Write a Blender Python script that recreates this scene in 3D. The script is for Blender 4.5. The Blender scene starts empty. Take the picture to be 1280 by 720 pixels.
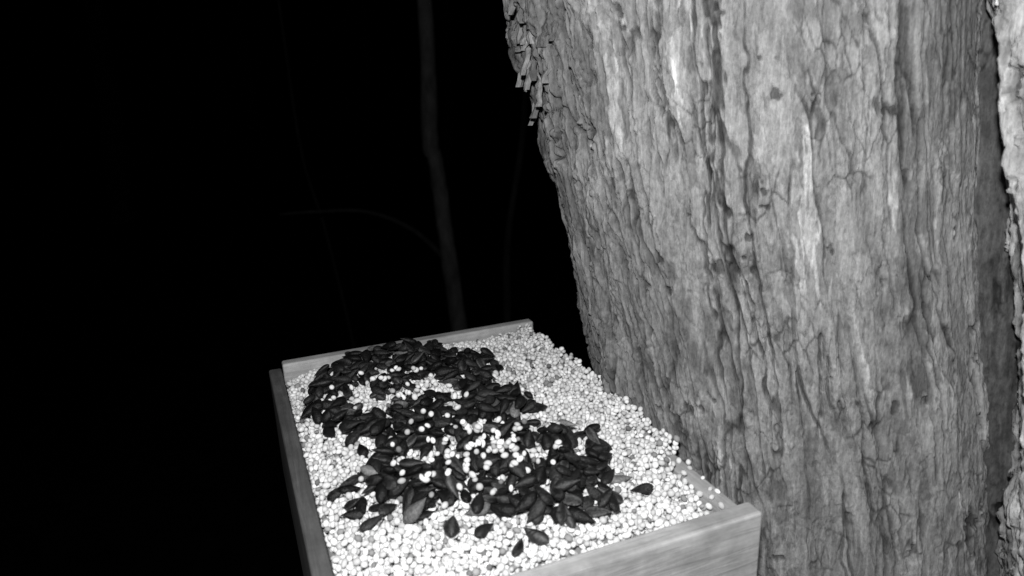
import bpy, math, random
import numpy as np
from mathutils import Vector, Matrix
random.seed(7); rng=np.random.default_rng(11)
sc=bpy.context.scene
sc.view_settings.view_transform='Standard'; sc.view_settings.look='None'
sc.view_settings.exposure=0; sc.view_settings.gamma=1
h=0.16; ZC=1.80          # camera height over tray rim / over ground
def W(x,y,z): return Vector((x*h,y*h,ZC+z*h))   # feeder units -> metres

# ---------------- noise ----------------
def hsh(ix,iy,iz,s):
    n=(ix.astype(np.int64)*374761393+iy.astype(np.int64)*668265263+iz.astype(np.int64)*2147483647+s*1274126177)&0xffffffff
    n=((n^(n>>13))*1274126177)&0xffffffff
    n=((n^(n>>16))*2246822519)&0xffffffff
    n=n^(n>>15)
    return (n&0xffffff)/float(0xffffff)
def vn(x,y,z,s=0):
    ix=np.floor(x);iy=np.floor(y);iz=np.floor(z)
    fx=x-ix;fy=y-iy;fz=z-iz
    fx=fx*fx*(3-2*fx);fy=fy*fy*(3-2*fy);fz=fz*fz*(3-2*fz)
    r=0
    for dx in(0,1):
        for dy in(0,1):
            for dz in(0,1):
                w=(fx if dx else 1-fx)*(fy if dy else 1-fy)*(fz if dz else 1-fz)
                r=r+w*hsh(ix+dx,iy+dy,iz+dz,s)
    return r*2-1
def fbm(x,y,z,s=0,o=4,g=.5):
    a=1;r=0;t=0
    for i in range(o):
        r=r+a*vn(x,y,z,s+i*17);t+=a;a*=g;x=x*2.03;y=y*2.03;z=z*2.03
    return r/t
def voro(x,y,z,s=0):
    ix=np.floor(x);iy=np.floor(y);iz=np.floor(z)
    f1=np.full(x.shape,9.);f2=np.full(x.shape,9.);c=np.zeros(x.shape)
    for dx in(-1,0,1):
        for dy in(-1,0,1):
            for dz in(-1,0,1):
                a=ix+dx;b=iy+dy;d=iz+dz
                px=a+hsh(a,b,d,s);py=b+hsh(a,b,d,s+5);pz=d+hsh(a,b,d,s+9)
                q=np.sqrt((px-x)**2+(py-y)**2+(pz-z)**2)
                m=q<f1
                f2=np.where(m,f1,np.minimum(f2,q)); c=np.where(m,hsh(a,b,d,s+13),c); f1=np.where(m,q,f1)
    return f2-f1,c
def sstep(a,b,x):
    t=np.clip((x-a)/(b-a),0,1); return t*t*(3-2*t)

# ---------------- helpers ----------------
def mesh_np(name,V,F,mat,attrs=None,smooth=True,parent=None):
    me=bpy.data.meshes.new(name)
    V=np.asarray(V,dtype=np.float32);F=np.asarray(F,dtype=np.int32)
    k=F.shape[1]
    me.vertices.add(len(V));me.vertices.foreach_set('co',V.ravel())
    me.loops.add(F.size);me.loops.foreach_set('vertex_index',F.ravel())
    me.polygons.add(len(F));me.polygons.foreach_set('loop_start',np.arange(0,F.size,k,dtype=np.int32))
    try: me.polygons.foreach_set('loop_total',np.full(len(F),k,dtype=np.int32))
    except Exception: pass
    me.update(calc_edges=True)
    me.polygons.foreach_set('use_smooth',np.full(len(F),smooth,dtype=bool))
    for n,a in (attrs or {}).items():
        at=me.attributes.new(n,'FLOAT','POINT');at.data.foreach_set('value',np.asarray(a,dtype=np.float32).ravel())
    me.materials.append(mat);me.validate()
    ob=bpy.data.objects.new(name,me);sc.collection.objects.link(ob)
    if parent: ob.parent=parent
    return ob
def empty(name):
    e=bpy.data.objects.new(name,None);sc.collection.objects.link(e);e.empty_display_size=.05;return e
class NT:
    def __init__(s,name):
        s.m=bpy.data.materials.new(name);s.m.use_nodes=True;s.t=s.m.node_tree
        s.b=s.t.nodes['Principled BSDF']
    def n(s,ty,**k):
        nd=s.t.nodes.new(ty)
        for a,v in k.items(): setattr(nd,a,v)
        return nd
    def l(s,a,b): s.t.links.new(a,b)
    def coord(s,scale,src='Object'):
        tc=s.n('ShaderNodeTexCoord');mp=s.n('ShaderNodeMapping');mp.inputs['Scale'].default_value=scale
        s.l(tc.outputs[src],mp.inputs[0]);return mp.outputs[0]
    def noise(s,vec,scale,detail=4,rough=.6,dist=0):
        nd=s.n('ShaderNodeTexNoise');nd.inputs['Scale'].default_value=scale;nd.inputs['Detail'].default_value=detail
        nd.inputs['Roughness'].default_value=rough;nd.inputs['Distortion'].default_value=dist;s.l(vec,nd.inputs['Vector']);return nd.outputs['Fac']
    def mr(s,x,a,b,c,d):
        nd=s.n('ShaderNodeMapRange');s.l(x,nd.inputs[0])
        for i,v in enumerate((a,b,c,d)): nd.inputs[i+1].default_value=v
        return nd.outputs[0]
    def math(s,op,a,b):
        nd=s.n('ShaderNodeMath',operation=op)
        for i,v in enumerate((a,b)):
            if isinstance(v,(int,float)): nd.inputs[i].default_value=v
            else: s.l(v,nd.inputs[i])
        return nd.outputs[0]
    def grey(s,v):
        c=s.n('ShaderNodeCombineColor')
        for i in range(3): s.l(v,c.inputs[i])
        s.l(c.outputs[0],s.b.inputs['Base Color'])
    def bump(s,hgt,strength,dist):
        nd=s.n('ShaderNodeBump');nd.inputs['Strength'].default_value=strength;nd.inputs['Distance'].default_value=dist
        s.l(hgt,nd.inputs['Height']);s.l(nd.outputs[0],s.b.inputs['Normal'])
    def attr(s,name):
        return s.n('ShaderNodeAttribute',attribute_name=name).outputs['Fac']

# ---------------- materials ----------------
def bark_mat():
    t=NT('bark');t.b.inputs['Roughness'].default_value=.95;t.b.inputs['Specular IOR Level'].default_value=.08
    tone=t.attr('tone')
    v=t.coord((1,1,.09));v2=t.coord((1,1,.5))
    n1=t.noise(v,560,3,.7,.3); n2=t.noise(v2,760,4,.75)
    c=t.math('MULTIPLY',tone,t.mr(n1,.3,.7,.74,1.22))
    c=t.math('MULTIPLY',c,t.mr(n2,.3,.7,.68,1.30))
    t.grey(c)
    hh=t.math('ADD',n1,n2); t.bump(hh,.8,.0007)
    return t.m
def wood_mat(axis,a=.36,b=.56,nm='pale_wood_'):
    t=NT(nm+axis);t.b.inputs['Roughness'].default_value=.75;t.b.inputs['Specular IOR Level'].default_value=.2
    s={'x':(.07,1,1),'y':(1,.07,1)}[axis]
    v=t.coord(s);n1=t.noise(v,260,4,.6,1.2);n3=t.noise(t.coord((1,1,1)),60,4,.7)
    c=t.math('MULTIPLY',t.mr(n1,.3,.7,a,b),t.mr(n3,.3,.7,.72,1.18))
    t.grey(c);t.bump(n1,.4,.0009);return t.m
def grain_mat():
    t=NT('millet');t.b.inputs['Roughness'].default_value=.65;t.b.inputs['Specular IOR Level'].default_value=.2
    t.grey(t.attr('tone'));return t.m
def sun_mat():
    t=NT('sunflower_hull');t.b.inputs['Roughness'].default_value=.5;t.b.inputs['Specular IOR Level'].default_value=.3
    tone=t.attr('tone');st=t.attr('stripe');n=t.noise(t.coord((1,1,1)),900,3,.7)
    c=t.math('MULTIPLY',tone,t.mr(n,.3,.7,.5,1.7));c=t.math('MULTIPLY',c,t.mr(st,0,1,.8,3.6));t.grey(c);t.bump(n,.7,.0007);return t.m
def plain(name,a,b,scale,rough=.9):
    t=NT(name);t.b.inputs['Roughness'].default_value=rough;t.b.inputs['Specular IOR Level'].default_value=.05
    n=t.noise(t.coord((1,1,.4)),scale,5,.65);t.grey(t.mr(n,.3,.7,a,b));t.bump(n,.5,.02 if scale<20 else .002);return t.m
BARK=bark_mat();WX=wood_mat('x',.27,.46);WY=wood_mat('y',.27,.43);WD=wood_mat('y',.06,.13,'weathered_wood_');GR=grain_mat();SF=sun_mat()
SAP=plain('sapling_bark',.08,.20,40);SAPD=plain('dark_twig_bark',.03,.065,40);GND=plain('leaf_litter',.012,.035,9);DIST=plain('distant_bark',.05,.1,15)

# ---------------- main tree ----------------
tree=empty('tree')
def stem(name,zs,table,D_,n_exp,seed,ncols,amp=1.,ledge=False,bright=1.):
    zt=[r[0] for r in table];az=np.interp(zs,zt,[r[1] for r in table]);rr=np.interp(zs,zt,[r[2] for r in table])*h
    dd=np.interp(zs,zt,[r[3] for r in table])*h
    cx=np.sin(np.radians(az))*dd;cy=np.cos(np.radians(az))*dd
    nf,nb=ncols
    ph=np.concatenate([np.linspace(-1.6,1.6,nf,endpoint=False),np.linspace(1.6,2*math.pi-1.6,nb,endpoint=False)])
    PH,Z=np.meshgrid(ph,zs*h);R=rr[:,None]*np.ones_like(PH)
    AZ=math.radians(D_)
    se=(np.abs(np.cos(PH))**n_exp+np.abs(np.sin(PH))**n_exp)**(-1/n_exp)
    dirx=-math.sin(AZ)*np.cos(PH)-math.cos(AZ)*np.sin(PH)
    diry=-math.cos(AZ)*np.cos(PH)+math.sin(AZ)*np.sin(PH)
    rb=R*se
    X=dirx*rb;Y=diry*rb
    wx=fbm(X/.03,Y/.03,Z/.07,seed+1,4,.6)*.0045;wy=fbm(X/.03,Y/.03,Z/.07,seed+2,4,.6)*.0045
    wz=fbm(X/.012,Y/.012,Z/.04,seed+3,3)*.03
    jx=vn(X/.0022,Y/.0022,Z/.005,seed+4)*.0006;jy=vn(X/.0022,Y/.0022,Z/.005,seed+5)*.0006
    Xw=X+wx+jx;Yw=Y+wy+jy;Zw=Z+wz
    big=fbm(X/.06,Y/.06,Z/.25,seed+10,3)
    r0=fbm(Xw/.014,Yw/.014,Zw/.26,seed+20,4,.55)
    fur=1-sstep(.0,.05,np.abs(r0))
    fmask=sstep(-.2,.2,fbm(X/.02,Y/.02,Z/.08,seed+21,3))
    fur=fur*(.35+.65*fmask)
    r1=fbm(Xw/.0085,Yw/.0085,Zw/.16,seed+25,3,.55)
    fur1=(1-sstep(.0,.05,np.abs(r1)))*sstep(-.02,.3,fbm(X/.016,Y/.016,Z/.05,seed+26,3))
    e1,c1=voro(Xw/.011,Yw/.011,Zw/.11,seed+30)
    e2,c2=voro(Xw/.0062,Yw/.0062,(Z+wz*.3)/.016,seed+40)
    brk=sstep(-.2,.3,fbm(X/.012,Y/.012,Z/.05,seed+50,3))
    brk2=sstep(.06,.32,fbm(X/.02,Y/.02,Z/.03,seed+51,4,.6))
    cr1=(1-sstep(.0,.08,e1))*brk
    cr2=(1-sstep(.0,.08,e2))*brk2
    fib=fbm(Xw/.0026,Yw/.0026,Zw/.05,seed+60,4,.6)
    rough=fbm(X/.003,Y/.003,Z/.005,seed+61,3,.6)
    flake=sstep(.12,.16,fbm(Xw/.010,Yw/.010,Z/.035,seed+70,5,.6))
    fl2=sstep(.10,.14,fbm(Xw/.007,Yw/.007,Z/.016,seed+72,5,.65))
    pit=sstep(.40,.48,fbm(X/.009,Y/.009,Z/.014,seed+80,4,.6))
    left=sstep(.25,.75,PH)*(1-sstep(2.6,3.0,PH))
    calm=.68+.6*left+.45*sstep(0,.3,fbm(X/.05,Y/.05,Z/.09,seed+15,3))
    d=(big*.004+calm*(r0*.0028-fur*.0028+r1*.0009-fur1*.0011+(c1-.5)*.0009-cr1*.0020-cr2*.0008+fib*.0009+rough*.0006+flake*.0010+fl2*.0005-pit*.0022))*amp
    d=d+left*(fbm(Xw/.010,Yw/.010,Z/.04,seed+90,4,.6)*.005)*amp
    if ledge:
        edge=-.12+.16*fbm(X/.006,Y/.006,Z*0,seed+95,3)
        zz=Z/h
        w=np.exp(-(np.where(PH>1.15,(PH-1.15)/.7,(PH-1.15)/.38))**2)
        up=sstep(edge-.03,edge+.03,zz)*(.7+.3*sstep(-.1,.05,zz))*(1-.45*sstep(.08,.40,zz))
        saw=fbm(Xw/.0035,Yw/.0035,Z/.04,seed+97,3,.6)
        stp=np.round(fbm(X/.006,Y/.006,Z/.03,seed+98,3)*5)/5
        d=d+w*up*(.0036+.005*saw+.009*stp)
        up2=sstep(-.40,-.34,zz)*(1-up)
        d=d+w*up2*(.001+.002*saw)
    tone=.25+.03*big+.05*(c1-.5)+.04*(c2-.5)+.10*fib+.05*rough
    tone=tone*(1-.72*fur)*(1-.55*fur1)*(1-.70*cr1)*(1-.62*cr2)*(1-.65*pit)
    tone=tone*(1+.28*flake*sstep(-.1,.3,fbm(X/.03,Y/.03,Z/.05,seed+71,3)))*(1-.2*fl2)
    lt=sstep(.24,.29,fbm(Xw/.0055,Yw/.0055,Z/.045,seed+75,4,.6))*sstep(.0,.2,fbm(X/.03,Y/.03,Z/.06,seed+76,2))
    tone=tone*(1+.75*lt)
    tone=tone*(1-.42*left*sstep(-.6,.15,fbm(X/.02,Y/.02,Z/.05,seed+77,3)))  # shade of the flank turning away, painted into the tone in blotches
    dk=sstep(.10,.26,fbm(X/.018,Y/.018,Z/.06,seed+78,5,.6)); tone=tone*(1-.38*dk)
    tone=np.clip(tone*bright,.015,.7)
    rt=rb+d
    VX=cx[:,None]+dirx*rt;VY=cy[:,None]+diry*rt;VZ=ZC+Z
    nr,nc=PH.shape
    i=np.arange(nr*nc).reshape(nr,nc)
    a=i[:-1];b=np.roll(i,-1,1)[:-1];c_=np.roll(i,-1,1)[1:];d_=i[1:]
    F=np.stack([b,a,d_,c_],-1).reshape(-1,4)
    V=np.stack([VX,VY,VZ],-1).reshape(-1,3)
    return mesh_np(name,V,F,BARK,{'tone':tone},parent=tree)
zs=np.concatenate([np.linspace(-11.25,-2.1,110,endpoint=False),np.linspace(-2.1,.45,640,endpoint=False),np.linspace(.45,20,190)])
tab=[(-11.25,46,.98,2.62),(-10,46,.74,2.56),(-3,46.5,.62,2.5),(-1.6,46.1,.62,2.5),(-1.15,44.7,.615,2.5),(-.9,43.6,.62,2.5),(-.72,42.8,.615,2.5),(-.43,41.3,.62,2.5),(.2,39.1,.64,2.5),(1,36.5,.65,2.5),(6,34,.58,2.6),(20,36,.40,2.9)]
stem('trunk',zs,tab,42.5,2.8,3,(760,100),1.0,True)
zs2=np.concatenate([np.linspace(-11.25,-2.1,70,endpoint=False),np.linspace(-2.1,.45,480,endpoint=False),np.linspace(.45,20,120)])
tab2=[(-11.25,68,.75,2.5),(-10,70,.52,2.4),(-2,74.8,.47,2.3),(-1.5,74.0,.47,2.3),(-1.1,72.6,.475,2.3),(-.72,71.6,.47,2.3),(.2,66.3,.47,2.3),(1,65,.47,2.4),(6,66,.42,2.9),(20,70,.28,4.6)]
stem('side_stem',zs2,tab2,64,4.2,203,(400,60),1.3,False,2.1)  # tone raised: the brightly lit look is painted into this stem's bark
zs3=np.concatenate([np.linspace(-11.25,-2.1,30,endpoint=False),np.linspace(-2.1,.45,300,endpoint=False),np.linspace(.45,12,60)])
tab3=[(-11.25,59,.6,2.5),(-3,61.0,.30,2.5),(-1.5,61.0,.27,2.4),(-.72,58.4,.27,2.4),(.2,54.8,.27,2.4),(1,53,.3,2.5),(12,52,.2,3.4)]
stem('crevice_shade_core',zs3,tab3,57,2.6,403,(180,40),1.2,False,.36)  # core added between the stems, toned dark to stand for crevice shade

def tube(pts,rad,seg=10,sub=8,wob=.15,seed=0):
    P=[Vector(p) for p in pts];out=[];rs=[]
    n=len(P)
    for k in range(n-1):
        p0=P[max(k-1,0)];p1=P[k];p2=P[k+1];p3=P[min(k+2,n-1)]
        for j in range(sub):
            t=j/sub
            out.append(.5*((2*p1)+(-p0+p2)*t+(2*p0-5*p1+4*p2-p3)*t*t+(-p0+3*p1-3*p2+p3)*t**3));rs.append(rad[k]+(rad[k+1]-rad[k])*t)
    out.append(P[-1]);rs.append(rad[-1])
    V=[];r_=random.Random(seed)
    for k,p in enumerate(out):
        tg=(out[min(k+1,len(out)-1)]-out[max(k-1,0)]).normalized()
        u=tg.cross(Vector((.31,.95,.05))).normalized();w=tg.cross(u)
        for s in range(seg):
            a=2*math.pi*s/seg;r=rs[k]*(1+wob*(r_.random()-.5))
            V.append(p+u*math.cos(a)*r+w*math.sin(a)*r)
    F=[]
    for k in range(len(out)-1):
        for s in range(seg):
            F.append((k*seg+s,k*seg+(s+1)%seg,(k+1)*seg+(s+1)%seg,(k+1)*seg+s))
    return np.array([tuple(v) for v in V]),np.array(F)
def tubes(name,lst,mat,parent=None,tone=.3):
    Vs=[];Fs=[];o=0
    for i,(p,r,s) in enumerate(lst):
        V,F=tube(p,r,seed=i,seg=s);Vs.append(V);Fs.append(F+o);o+=len(V)
    V=np.concatenate(Vs);return mesh_np(name,V,np.concatenate(Fs),mat,{'tone':np.full(len(V),tone)},parent=parent)
L=[]
def topc(z,t=tab):
    az=math.radians(np.interp(z,[r[0] for r in t],[r[1] for r in t]));d=np.interp(z,[r[0] for r in t],[r[3] for r in t])
    return Vector((math.sin(az)*d*h,math.cos(az)*d*h,ZC+z*h))
rl=random.Random(4)
for k in range(14):
    z=8+k*.92;b=topc(z);a=rl.uniform(0,6.28) if k<13 else 0;ln=rl.uniform(.8,1.6)
    d=Vector((math.cos(a),math.sin(a),rl.uniform(.5,1.1)))
    p1=b+d*ln*.4+Vector((0,0,.05));p2=b+d*ln*.8;p3=b+d*ln+Vector((rl.uniform(-.2,.2),rl.uniform(-.2,.2),.3))
    L.append(([b,p1,p2,p3],[.03,.022,.013,.004],10))
    for q in range(4):
        s=p1.lerp(p3,rl.random());e=s+Vector((rl.uniform(-.4,.4),rl.uniform(-.4,.4),rl.uniform(.1,.5)))
        L.append(([s,s.lerp(e,.5)+Vector((rl.uniform(-.05,.05),rl.uniform(-.05,.05),0)),e],[.009,.006,.002],6))
tubes('limbs',L,BARK,tree,.3)
tubes('leader',[([topc(19.9),topc(20)+Vector((.05,.1,.7)),topc(20)+Vector((0,.3,1.8))],[.062,.04,.008],12),
                ([topc(19.9,tab2),topc(20,tab2)+Vector((.2,0,.6)),topc(20,tab2)+Vector((.5,-.1,1.6))],[.044,.03,.006],12)],BARK,tree,.3)

# peeling bark shards: thin ragged strips lying over the flank, loose at their lower tips
def shards():
    Vs=[];Fs=[];T=[];o=0;r_=random.Random(9)
    for k in range(50):
        z=r_.uniform(-.09,.36);ph=r_.uniform(.70,1.35);ln=r_.uniform(.10,.24);wd=r_.uniform(.016,.034);lift=.022
        az=math.radians(np.interp(z,[r[0] for r in tab],[r[1] for r in tab]));rr=np.interp(z,[r[0] for r in tab],[r[2] for r in tab])
        AZ=math.radians(42.5);n=2.8
        se=(abs(math.cos(ph))**n+abs(math.sin(ph))**n)**(-1/n)
        dx=-math.sin(AZ)*math.cos(ph)-math.cos(AZ)*math.sin(ph);dy=-math.cos(AZ)*math.cos(ph)+math.sin(AZ)*math.sin(ph)
        w_=math.exp(-((ph-1.15)/(.38 if ph<1.15 else .7))**2)
        base=Vector((math.sin(az)*2.5+dx*rr*se,math.cos(az)*2.5+dy*rr*se,z))
        rad=Vector((dx,dy,0));tan=Vector((-dy,dx,0))
        N=12;sl=r_.uniform(-.5,.1);tn=r_.uniform(.13,.26);curl=r_.uniform(.006,.028)
        for j in range(N):
            t=j/(N-1)
            wv=wd*(.15+.85*math.sin(math.pi*(.08+t*.84))**.7)*(1+r_.uniform(-.35,.35))
            off=rad*(lift*w_+curl*(1-t)**2-.018*t+r_.uniform(-.003,.003))
            c=base+off+Vector((0,0,(t-.5)*ln))+tan*(sl*(t-.5)*ln+r_.uniform(-.004,.004))
            th=rad*.007
            for q in (c-tan*wv/2+rad*r_.uniform(-.006,.006),c+tan*wv/2+rad*r_.uniform(-.006,.006)):
                for e in (1,-1):
                    p=q+th*e; Vs.append((p.x*h,p.y*h,ZC+p.z*h));T.append(tn*r_.uniform(.75,1.2))
        for j in range(N-1):
            a=o+j*4;b=a+4
            Fs+= [(a,a+2,b+2,b),(a+1,b+1,b+3,a+3),(a,b,b+1,a+1),(a+2,a+3,b+3,b+2)]
        Fs+=[(o,o+1,o+3,o+2),(b,b+2,b+3,b+1)]
        o+=4*N
    mesh_np('peeling_bark',Vs,Fs,BARK,{'tone':T},smooth=False,parent=tree)
shards()

# ---------------- feeder tray ----------------
tray=empty('bird_feeder_tray')
def board(name,x0,x1,y0,y1,z0,z1,mat,bev=.0012):
    a=W(x0,y0,z0);b=W(x1,y1,z1)
    V=[(x,y,z) for x in(a.x,b.x) for y in(a.y,b.y) for z in(a.z,b.z)]
    F=[(0,1,3,2),(4,6,7,5),(0,4,5,1),(2,3,7,6),(0,2,6,4),(1,5,7,3)]
    ob=mesh_np(name,V,F,mat,smooth=False,parent=tray)
    m=ob.modifiers.new('b','BEVEL');m.width=bev;m.segments=3;m.limit_method='NONE'
    return ob
XL0,XL1=.054,.098;XR0,XR1=1.000,1.048;Y0,Y1=1.102,2.520
board('back_board',XL1+.004,1.078,Y1-.045,Y1,-1.42,-.985,WX)
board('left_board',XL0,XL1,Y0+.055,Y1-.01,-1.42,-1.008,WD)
board('right_board',XR0,XR1,Y0+.055,Y1-.047,-1.42,-1.035,WY)
board('front_board',XL0,XR1+.002,Y0,Y0+.052,-1.45,-1.005,WX)
board('floor_board',XL1+.002,XR0-.002,Y0+.056,Y1-.048,-1.40,-1.33,WY)
board('support_arm',.50,1.32,1.85,1.96,-1.60,-1.425,WX)
board('support_arm_rear',.50,1.32,1.55,1.66,-1.60,-1.425,WX)

# ---------------- seed bed ----------------
def surf(x,y):   # x,y in feeder units, height in feeder units
    m=.042*np.exp(-((x-.45)/.33)**2-((y-1.98)/.34)**2)+.03*np.exp(-((x-.5)/.25)**2-((y-1.45)/.25)**2)
    e=-.03*np.exp(-((x-XL1)/.08)**2)-.02*np.exp(-((y-1.165)/.08)**2)-.03*np.exp(-((y-2.46)/.08)**2)
    e=e-.045*sstep(.78,1.02,x)*(1-sstep(1.2,1.62,y))
    return -1.0+m+e-.005+.014*vn(x*6,y*6,x*0,5)
cell=.0004
gx0,gx1=XL1*h,(XR1+.012)*h;gy0,gy1=(Y0+.052)*h,(Y1-.047)*h
nx=int((gx1-gx0)/cell);ny=int((gy1-gy0)/cell)
gx=gx0+(np.arange(nx)+.5)*cell;gy=gy0+(np.arange(ny)+.5)*cell
GX,GY=np.meshgrid(gx,gy,indexing='ij')
BASE=surf(GX/h,GY/h)*h-.0042
H=BASE.copy()
onb=GX>XR0*h
H[onb]=-1.035*h; BASE[onb]=np.maximum(BASE[onb],-1.035*h)
cache={}
def foot(R):
    k=round(R/cell*4)
    if k not in cache:
        n=int(R/cell)+1;ii,jj=np.mgrid[-n:n+1,-n:n+1];d2=(ii**2+jj**2)*cell*cell
        cap=np.where(d2<R*R,np.sqrt(np.maximum(R*R-d2,0)),-1)
        cache[k]=(n,cap)
    return cache[k]
grains=[]
def drop(x,y,R,cands,spread):
    n,cap=foot(R);best=None
    for c in range(cands):
        xx=x+(random.random()-.5)*spread if c else x;yy=y+(random.random()-.5)*spread if c else y
        i=int((xx-gx0)/cell);j=int((yy-gy0)/cell)
        if i<n or j<n or i>=nx-n or j>=ny-n: continue
        z=(np.where(cap>0,H[i-n:i+n+1,j-n:j+n+1]+cap*.86,-9)).max()
        s=z-BASE[i,j]
        if best is None or s<best[0]: best=(s,xx,yy,z,i,j)
    if best is None: return
    s,xx,yy,z,i,j=best
    if s>.0068+R: return
    v=H[i-n:i+n+1,j-n:j+n+1];np.maximum(v,np.where(cap>0,z+cap*.86,-9),out=v)
    grains.append((xx,yy,z,R))
for k in range(18500):
    x=random.uniform(gx0,gx1);y=random.uniform(gy0,gy1)
    if x>(XR0-.02)*h:
        yl=(1.50+.12*math.sin(y*260))*h
        if y<yl and random.random()>.04: continue
        if random.random()<.3: continue
    R=random.choice((.00095,.0011,.0012,.0012,.0013,.0013,.0015))
    drop(x,y,R,5,.005)
H0=H.copy()

# ---------------- sunflower seeds ----------------
seeds=[]
def lay(x,y,yaw=None,Ls=None,free=False):
    x*=h;y*=h
    Ls=Ls or random.uniform(.0088,.0118);Wd=Ls*random.uniform(.44,.55);Th=Ls*random.uniform(.28,.38)
    yaw=random.uniform(0,6.283) if yaw is None else yaw
    n=int(Ls/2/cell)+1
    i=int((x-gx0)/cell);j=int((y-gy0)/cell)
    if i<n or j<n or i>=nx-n or j>=ny-n: return
    ii,jj=np.mgrid[-n:n+1,-n:n+1]*cell
    u=ii*math.cos(yaw)+jj*math.sin(yaw);v=-ii*math.sin(yaw)+jj*math.cos(yaw)
    q=(u/(Ls/2))**2+(v/(Wd/2))**2;inside=q<.85
    patch=H[i-n:i+n+1,j-n:j+n+1]
    A=np.stack([ii[inside],jj[inside],np.ones(inside.sum())],1)
    co,_,_,_=np.linalg.lstsq(A,patch[inside],rcond=None)
    sx=float(np.clip(co[0],-.5,.5))+random.gauss(0,.2);sy=float(np.clip(co[1],-.5,.5))+random.gauss(0,.2)
    pl=sx*ii+sy*jj
    cap=Th/2*np.sqrt(np.maximum(1-q,0))
    z=np.percentile((patch-pl+cap)[inside],66)
    if z-H0[i,j]>.0085: return
    top=z+pl+cap
    np.maximum(patch,np.where(q<1,top,-9),out=patch)
    seeds.append((x,y,z,yaw,sx,sy,Ls,Wd,Th))
def stroke(pts,n,w):
    n=int(n*1.22)
    P=[Vector((a,b,0)) for a,b in pts];ls=[(P[i+1]-P[i]).length for i in range(len(P)-1)];tot=sum(ls)
    for k in range(n):
        t=random.random()*tot;i=0
        while t>ls[i] and i<len(ls)-1: t-=ls[i];i+=1
        p=P[i].lerp(P[i+1],t/ls[i]);a=random.uniform(0,6.28);r=w*random.random()**.6
        lay(p.x+math.cos(a)*r,p.y+math.sin(a)*r)
stroke([(.19,2.00),(.24,2.16),(.36,2.30)],54,.085)
stroke([(.30,2.28),(.48,2.37),(.62,2.24),(.68,2.05)],96,.095)
stroke([(.40,2.18),(.55,2.10),(.64,1.95),(.70,1.74)],115,.10)
stroke([(.52,1.84),(.66,1.70)],40,.08)
stroke([(.23,1.86),(.31,1.74),(.38,1.62)],54,.085)
stroke([(.38,1.88),(.46,1.70),(.47,1.58)],52,.075)
stroke([(.20,1.96),(.25,1.85)],14,.06)
stroke([(.33,2.00),(.46,2.02)],14,.05)
stroke([(.56,1.62),(.68,1.56),(.80,1.47)],34,.06)
stroke([(.48,1.56),(.57,1.44)],32,.065)
stroke([(.20,1.56),(.29,1.46),(.42,1.40)],52,.085)
stroke([(.36,1.54),(.42,1.40)],20,.05)
stroke([(.50,1.38),(.60,1.34),(.74,1.38)],60,.09)
stroke([(.70,1.24),(.50,1.28)],26,.05)
stroke([(.30,1.62),(.24,1.50)],16,.06)
for x,y,a in [(.47,1.19,.9),(.837,1.27,.5),(.82,1.26,2.6),(.72,1.22,1.4),(.70,1.22,.3),(.42,1.26,.5),(.36,1.30,1.2),(.17,1.47,2.8),(.29,1.35,.4),(.80,1.43,.1),(.79,1.38,.4),(.77,1.33,.6),(.15,2.06,1.0),(.52,1.21,2),(.43,1.32,1),(.2,1.4,.3)]:
    lay(x,y,a)
# millet that landed on top of the hulls
for k in range(200):
    c=random.choice([(.44,1.95,.06),(.50,1.52,.06),(.48,1.62,.06),(.36,1.93,.06),(.43,1.40,.05),(.52,1.46,.06),(.35,1.6,.06),(.56,1.40,.05),(.36,2.05,.05),(.60,1.5,.06)])
    x=random.gauss(c[0],c[2])*h;y=random.gauss(c[1],c[2])*h
    i=int((x-gx0)/cell);j=int((y-gy0)/cell)
    if 6<i<nx-6 and 6<j<ny-6:
        R=random.choice((.0011,.0013,.0014));n,cap=foot(R)
        z=(np.where(cap>0,H[i-n:i+n+1,j-n:j+n+1]+cap*.86,-9)).max()-.0004
        v=H[i-n:i+n+1,j-n:j+n+1];np.maximum(v,np.where(cap>0,z+cap*.86,-9),out=v);grains.append((x,y,z,R))

import bmesh
def ico(sub):
    bm=bmesh.new();bmesh.ops.create_icosphere(bm,subdivisions=sub,radius=1);bm.verts.ensure_lookup_table()
    V=np.array([v.co[:] for v in bm.verts]);F=np.array([[v.index for v in f.verts] for f in bm.faces]);bm.free();return V,F
IV,IF=ico(2)
G=np.array(grains);n=len(G)
q=rng.normal(size=(n,4));q/=np.linalg.norm(q,axis=1)[:,None]
w,x,y,z=q.T
RM=np.stack([1-2*(y*y+z*z),2*(x*y-z*w),2*(x*z+y*w),2*(x*y+z*w),1-2*(x*x+z*z),2*(y*z-x*w),2*(x*z-y*w),2*(y*z+x*w),1-2*(x*x+y*y)],1).reshape(n,3,3)
S=np.stack([rng.uniform(1.03,1.42,n),rng.uniform(.88,1.04,n),rng.uniform(.74,.94,n)],1)
loc=IV[None]*S[:,None,:]
loc[:,:,1:]*= (1-.30*np.clip(IV[None,:,0:1],0,1)**2)
V=np.einsum('nij,nkj->nki',RM,loc)*G[:,3][:,None,None]+G[:,None,:3]
V[:,:,2]+=ZC
tone=np.clip(rng.normal(.70,.12,n),.34,.88);tone=np.where(rng.random(n)<.06,rng.uniform(.14,.34,n),tone)
T=(tone[:,None]*(1-.4*np.clip(IV[None,:,0],0,1)**4)).ravel()
F=(IF[None]+(np.arange(n)*len(IV))[:,None,None]).reshape(-1,3)
bx=np.linspace(gx0,XR0*h-.0003,60);by=np.linspace(gy0+.0003,gy1-.0003,80);BX,BY=np.meshgrid(bx,by,indexing='ij')
BV=np.stack([BX,BY,surf(BX/h,BY/h)*h-.0040+ZC],-1).reshape(-1,3)
bi=np.arange(60*80).reshape(60,80)+n*len(IV)
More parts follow.
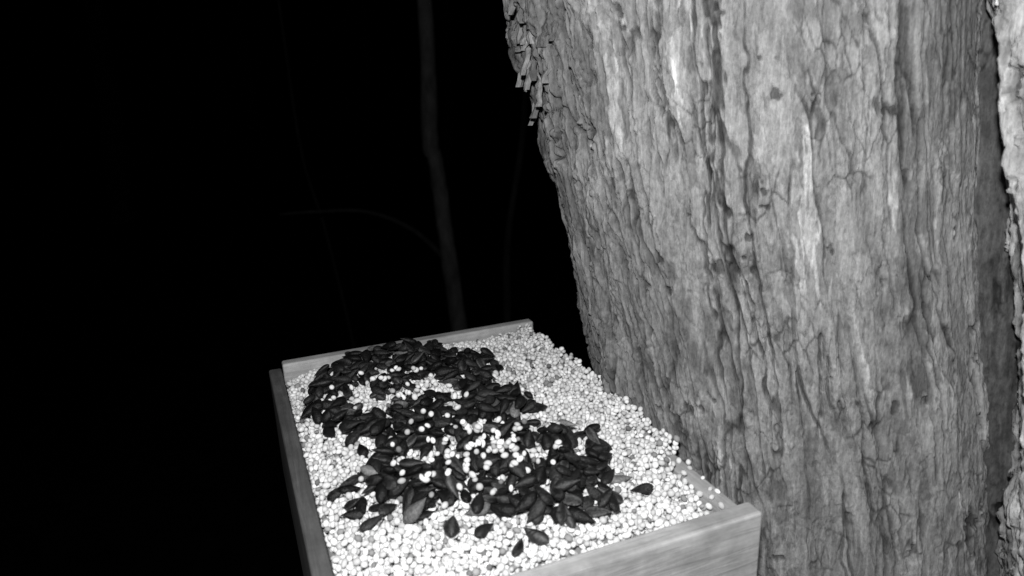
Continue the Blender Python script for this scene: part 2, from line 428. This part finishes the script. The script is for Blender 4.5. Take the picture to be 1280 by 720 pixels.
q4=np.stack([bi[:-1,:-1],bi[1:,:-1],bi[1:,1:],bi[:-1,1:]],-1).reshape(-1,4)
F=np.concatenate([F,q4[:,[0,1,2]],q4[:,[0,2,3]]])
mesh_np('millet_seeds',np.concatenate([V.reshape(-1,3),BV]),F,GR,{'tone':np.concatenate([T,np.full(len(BV),.22)])})  # bed gets a low tone: shadow beneath the grains put into its colour

NS,NR=12,14
Vs=[];Fs=[];T=[];ST=[];o=0
for (x,y,z,yaw,sx,sy,Ls,Wd,Th) in seeds:
    nrm=Vector((-sx,-sy,1)).normalized();ux=Vector((math.cos(yaw),math.sin(yaw),0));ux=(ux-nrm*ux.dot(nrm)).normalized();uy=nrm.cross(ux)
    tn=random.choice((.005,.006,.008,.010,.014,.025)) if random.random()>.03 else random.uniform(.10,.20)
    k1=random.uniform(-.06,.06);ph=random.uniform(0,6)
    for a in range(NR+1):
        t=a/NR
        prof=(math.sin(math.pi*t**.66)) if 0<t<1 else .02
        prof=max(prof,.03)
        for s in range(NS):
            an=2*math.pi*s/NS
            cy_,cz_=math.cos(an),math.sin(an)
            yy=cy_*Wd/2*prof;zz=(abs(cz_)**1.3)*math.copysign(1,cz_)*Th/2*prof**.8
            p=Vector((x,y,z+ZC))+ux*((t-.5)*Ls)+uy*(yy+k1*Ls*math.sin(math.pi*t))+nrm*zz
            Vs.append(tuple(p));T.append(tn);ST.append(1. if (s%3==int(ph)%3 and random.random()<.9 and tn<.1 and ph>3) else 0.)
    for a in range(NR):
        for s in range(NS):
            Fs.append((o+a*NS+s,o+(a+1)*NS+s,o+(a+1)*NS+(s+1)%NS,o+a*NS+(s+1)%NS))
    o+=NS*(NR+1)
mesh_np('sunflower_seeds',Vs,np.array(Fs)[:,::-1],SF,{'tone':T,'stripe':ST})

# ---------------- background woods ----------------
def R_(x,y,z): return Vector((x,y,ZC+z))
sap=empty('sapling')
tubes('stem',[([R_(.74,2.10,-1.82),R_(.69,2.10,-1.25),R_(.648,2.104,-.79),R_(.625,2.11,-.50),R_(.608,2.115,-.265),R_(.596,2.116,-.20),R_(.606,2.116,.19),R_(.58,2.15,.9),R_(.62,2.2,1.9)],[.036,.031,.028,.026,.024,.027,.022,.016,.006],12)],SAP,sap)
tubes('branches',[([R_(.628,2.11,-.59),R_(.53,2.14,-.48),R_(.397,2.165,-.412),R_(.25,2.18,-.398),R_(.142,2.196,-.398)],[.010,.008,.0065,.005,.003],8),
   ([R_(.606,2.116,.3),R_(.7,2.3,.5),R_(.9,2.4,.9)],[.01,.007,.003],8),
   ([R_(.59,2.14,.7),R_(.4,2.0,1.0),R_(.3,2.0,1.5)],[.009,.006,.002],8)],SAPD,sap)
sap2=empty('sapling')
tubes('stem',[([R_(.93,2.45,-1.82),R_(.944,2.42,-.907),R_(.955,2.41,-.6),R_(1.023,2.39,-.184),R_(1.06,2.36,.5),R_(1.1,2.4,1.3)],[.020,.016,.014,.012,.009,.002],8)],SAPD,sap2)
sap3=empty('sapling')
tubes('stem',[([R_(.50,2.95,-1.82),R_(.415,2.97,-1.028),R_(.36,2.98,-.6),R_(.303,2.98,-.268),R_(.28,3.0,.5),R_(.2,3.0,1.4)],[.009,.007,.0065,.006,.004,.002],8)],SAPD,sap3)
L=[];rw=random.Random(21)
for k in range(46):
    a=rw.uniform(-1.9,1.9);d=rw.uniform(7,28);x=math.sin(a)*d;y=math.cos(a)*d;r=rw.uniform(.07,.2);hh=rw.uniform(7,12)
    b=Vector((x,y,-.05));m=b+Vector((rw.uniform(-.3,.3),rw.uniform(-.3,.3),hh*.5));t=m+Vector((rw.uniform(-.5,.5),rw.uniform(-.5,.5),hh*.5))
    L.append(([b,m,t],[r,r*.7,r*.15],10))
    for q in range(7):
        s=m.lerp(t,rw.random());e=s+Vector((rw.uniform(-2,2),rw.uniform(-2,2),rw.uniform(.5,2)))
        L.append(([s,s.lerp(e,.5)+Vector((0,0,.15)),e],[r*.25,r*.15,r*.04],6))
tubes('distant_trees',L,DIST)
gxs=np.linspace(-1,1,161);gxs=np.sign(gxs)*np.abs(gxs)**3*400
A,B=np.meshgrid(gxs,gxs,indexing='ij')
Zg=fbm(A/3.,B/3.,A*0,9,4)*.08*np.clip(np.hypot(A,B)/3,0,1)-.03
Vg=np.stack([A,B,Zg],-1).reshape(-1,3);gi=np.arange(161*161).reshape(161,161)
mesh_np('ground',Vg,np.stack([gi[:-1,:-1],gi[1:,:-1],gi[1:,1:],gi[:-1,1:]],-1).reshape(-1,4),GND)

# ---------------- night sky ----------------
w=bpy.data.worlds.new('World');sc.world=w;w.use_nodes=True;nt=w.node_tree
bg=nt.nodes['Background'];sky=nt.nodes.new('ShaderNodeTexSky');sky.sky_type='NISHITA';sky.sun_disc=False
sky.sun_elevation=math.radians(-6);sky.sun_rotation=math.radians(200)
bw=nt.nodes.new('ShaderNodeRGBToBW');nt.links.new(sky.outputs[0],bw.inputs[0]);nt.links.new(bw.outputs[0],bg.inputs[0]);bg.inputs[1].default_value=.002

# ---------------- infrared lamp of the feeder camera ----------------
r=Vector((.9244,-.3804,-.0322));u=Vector((.1416,.2636,.9542));f=Vector((.3543,.8865,-.2975))
O=Vector((0,0,ZC))
ld=bpy.data.lights.new('infrared_lamp','POINT');ld.energy=7.1;ld.color=(1,1,1);ld.shadow_soft_size=.008
lo=bpy.data.objects.new('infrared_lamp',ld);sc.collection.objects.link(lo);lo.location=O-f*.03+u*.045-r*.012

# ---------------- camera ----------------
cd=bpy.data.cameras.new('camera');co=bpy.data.objects.new('camera',cd);sc.collection.objects.link(co)
r=r.normalized();f=(f-r*f.dot(r)).normalized();u=r.cross(f)
co.matrix_world=Matrix(((r.x,u.x,-f.x,O.x),(r.y,u.y,-f.y,O.y),(r.z,u.z,-f.z,O.z),(0,0,0,1)))
cd.sensor_width=36;cd.lens=888/1280*36;cd.clip_start=.01;cd.clip_end=2000
cd.dof.use_dof=True;cd.dof.focus_distance=.36;cd.dof.aperture_fstop=14
sc.camera=co
print('grains',len(grains),'seeds',len(seeds))
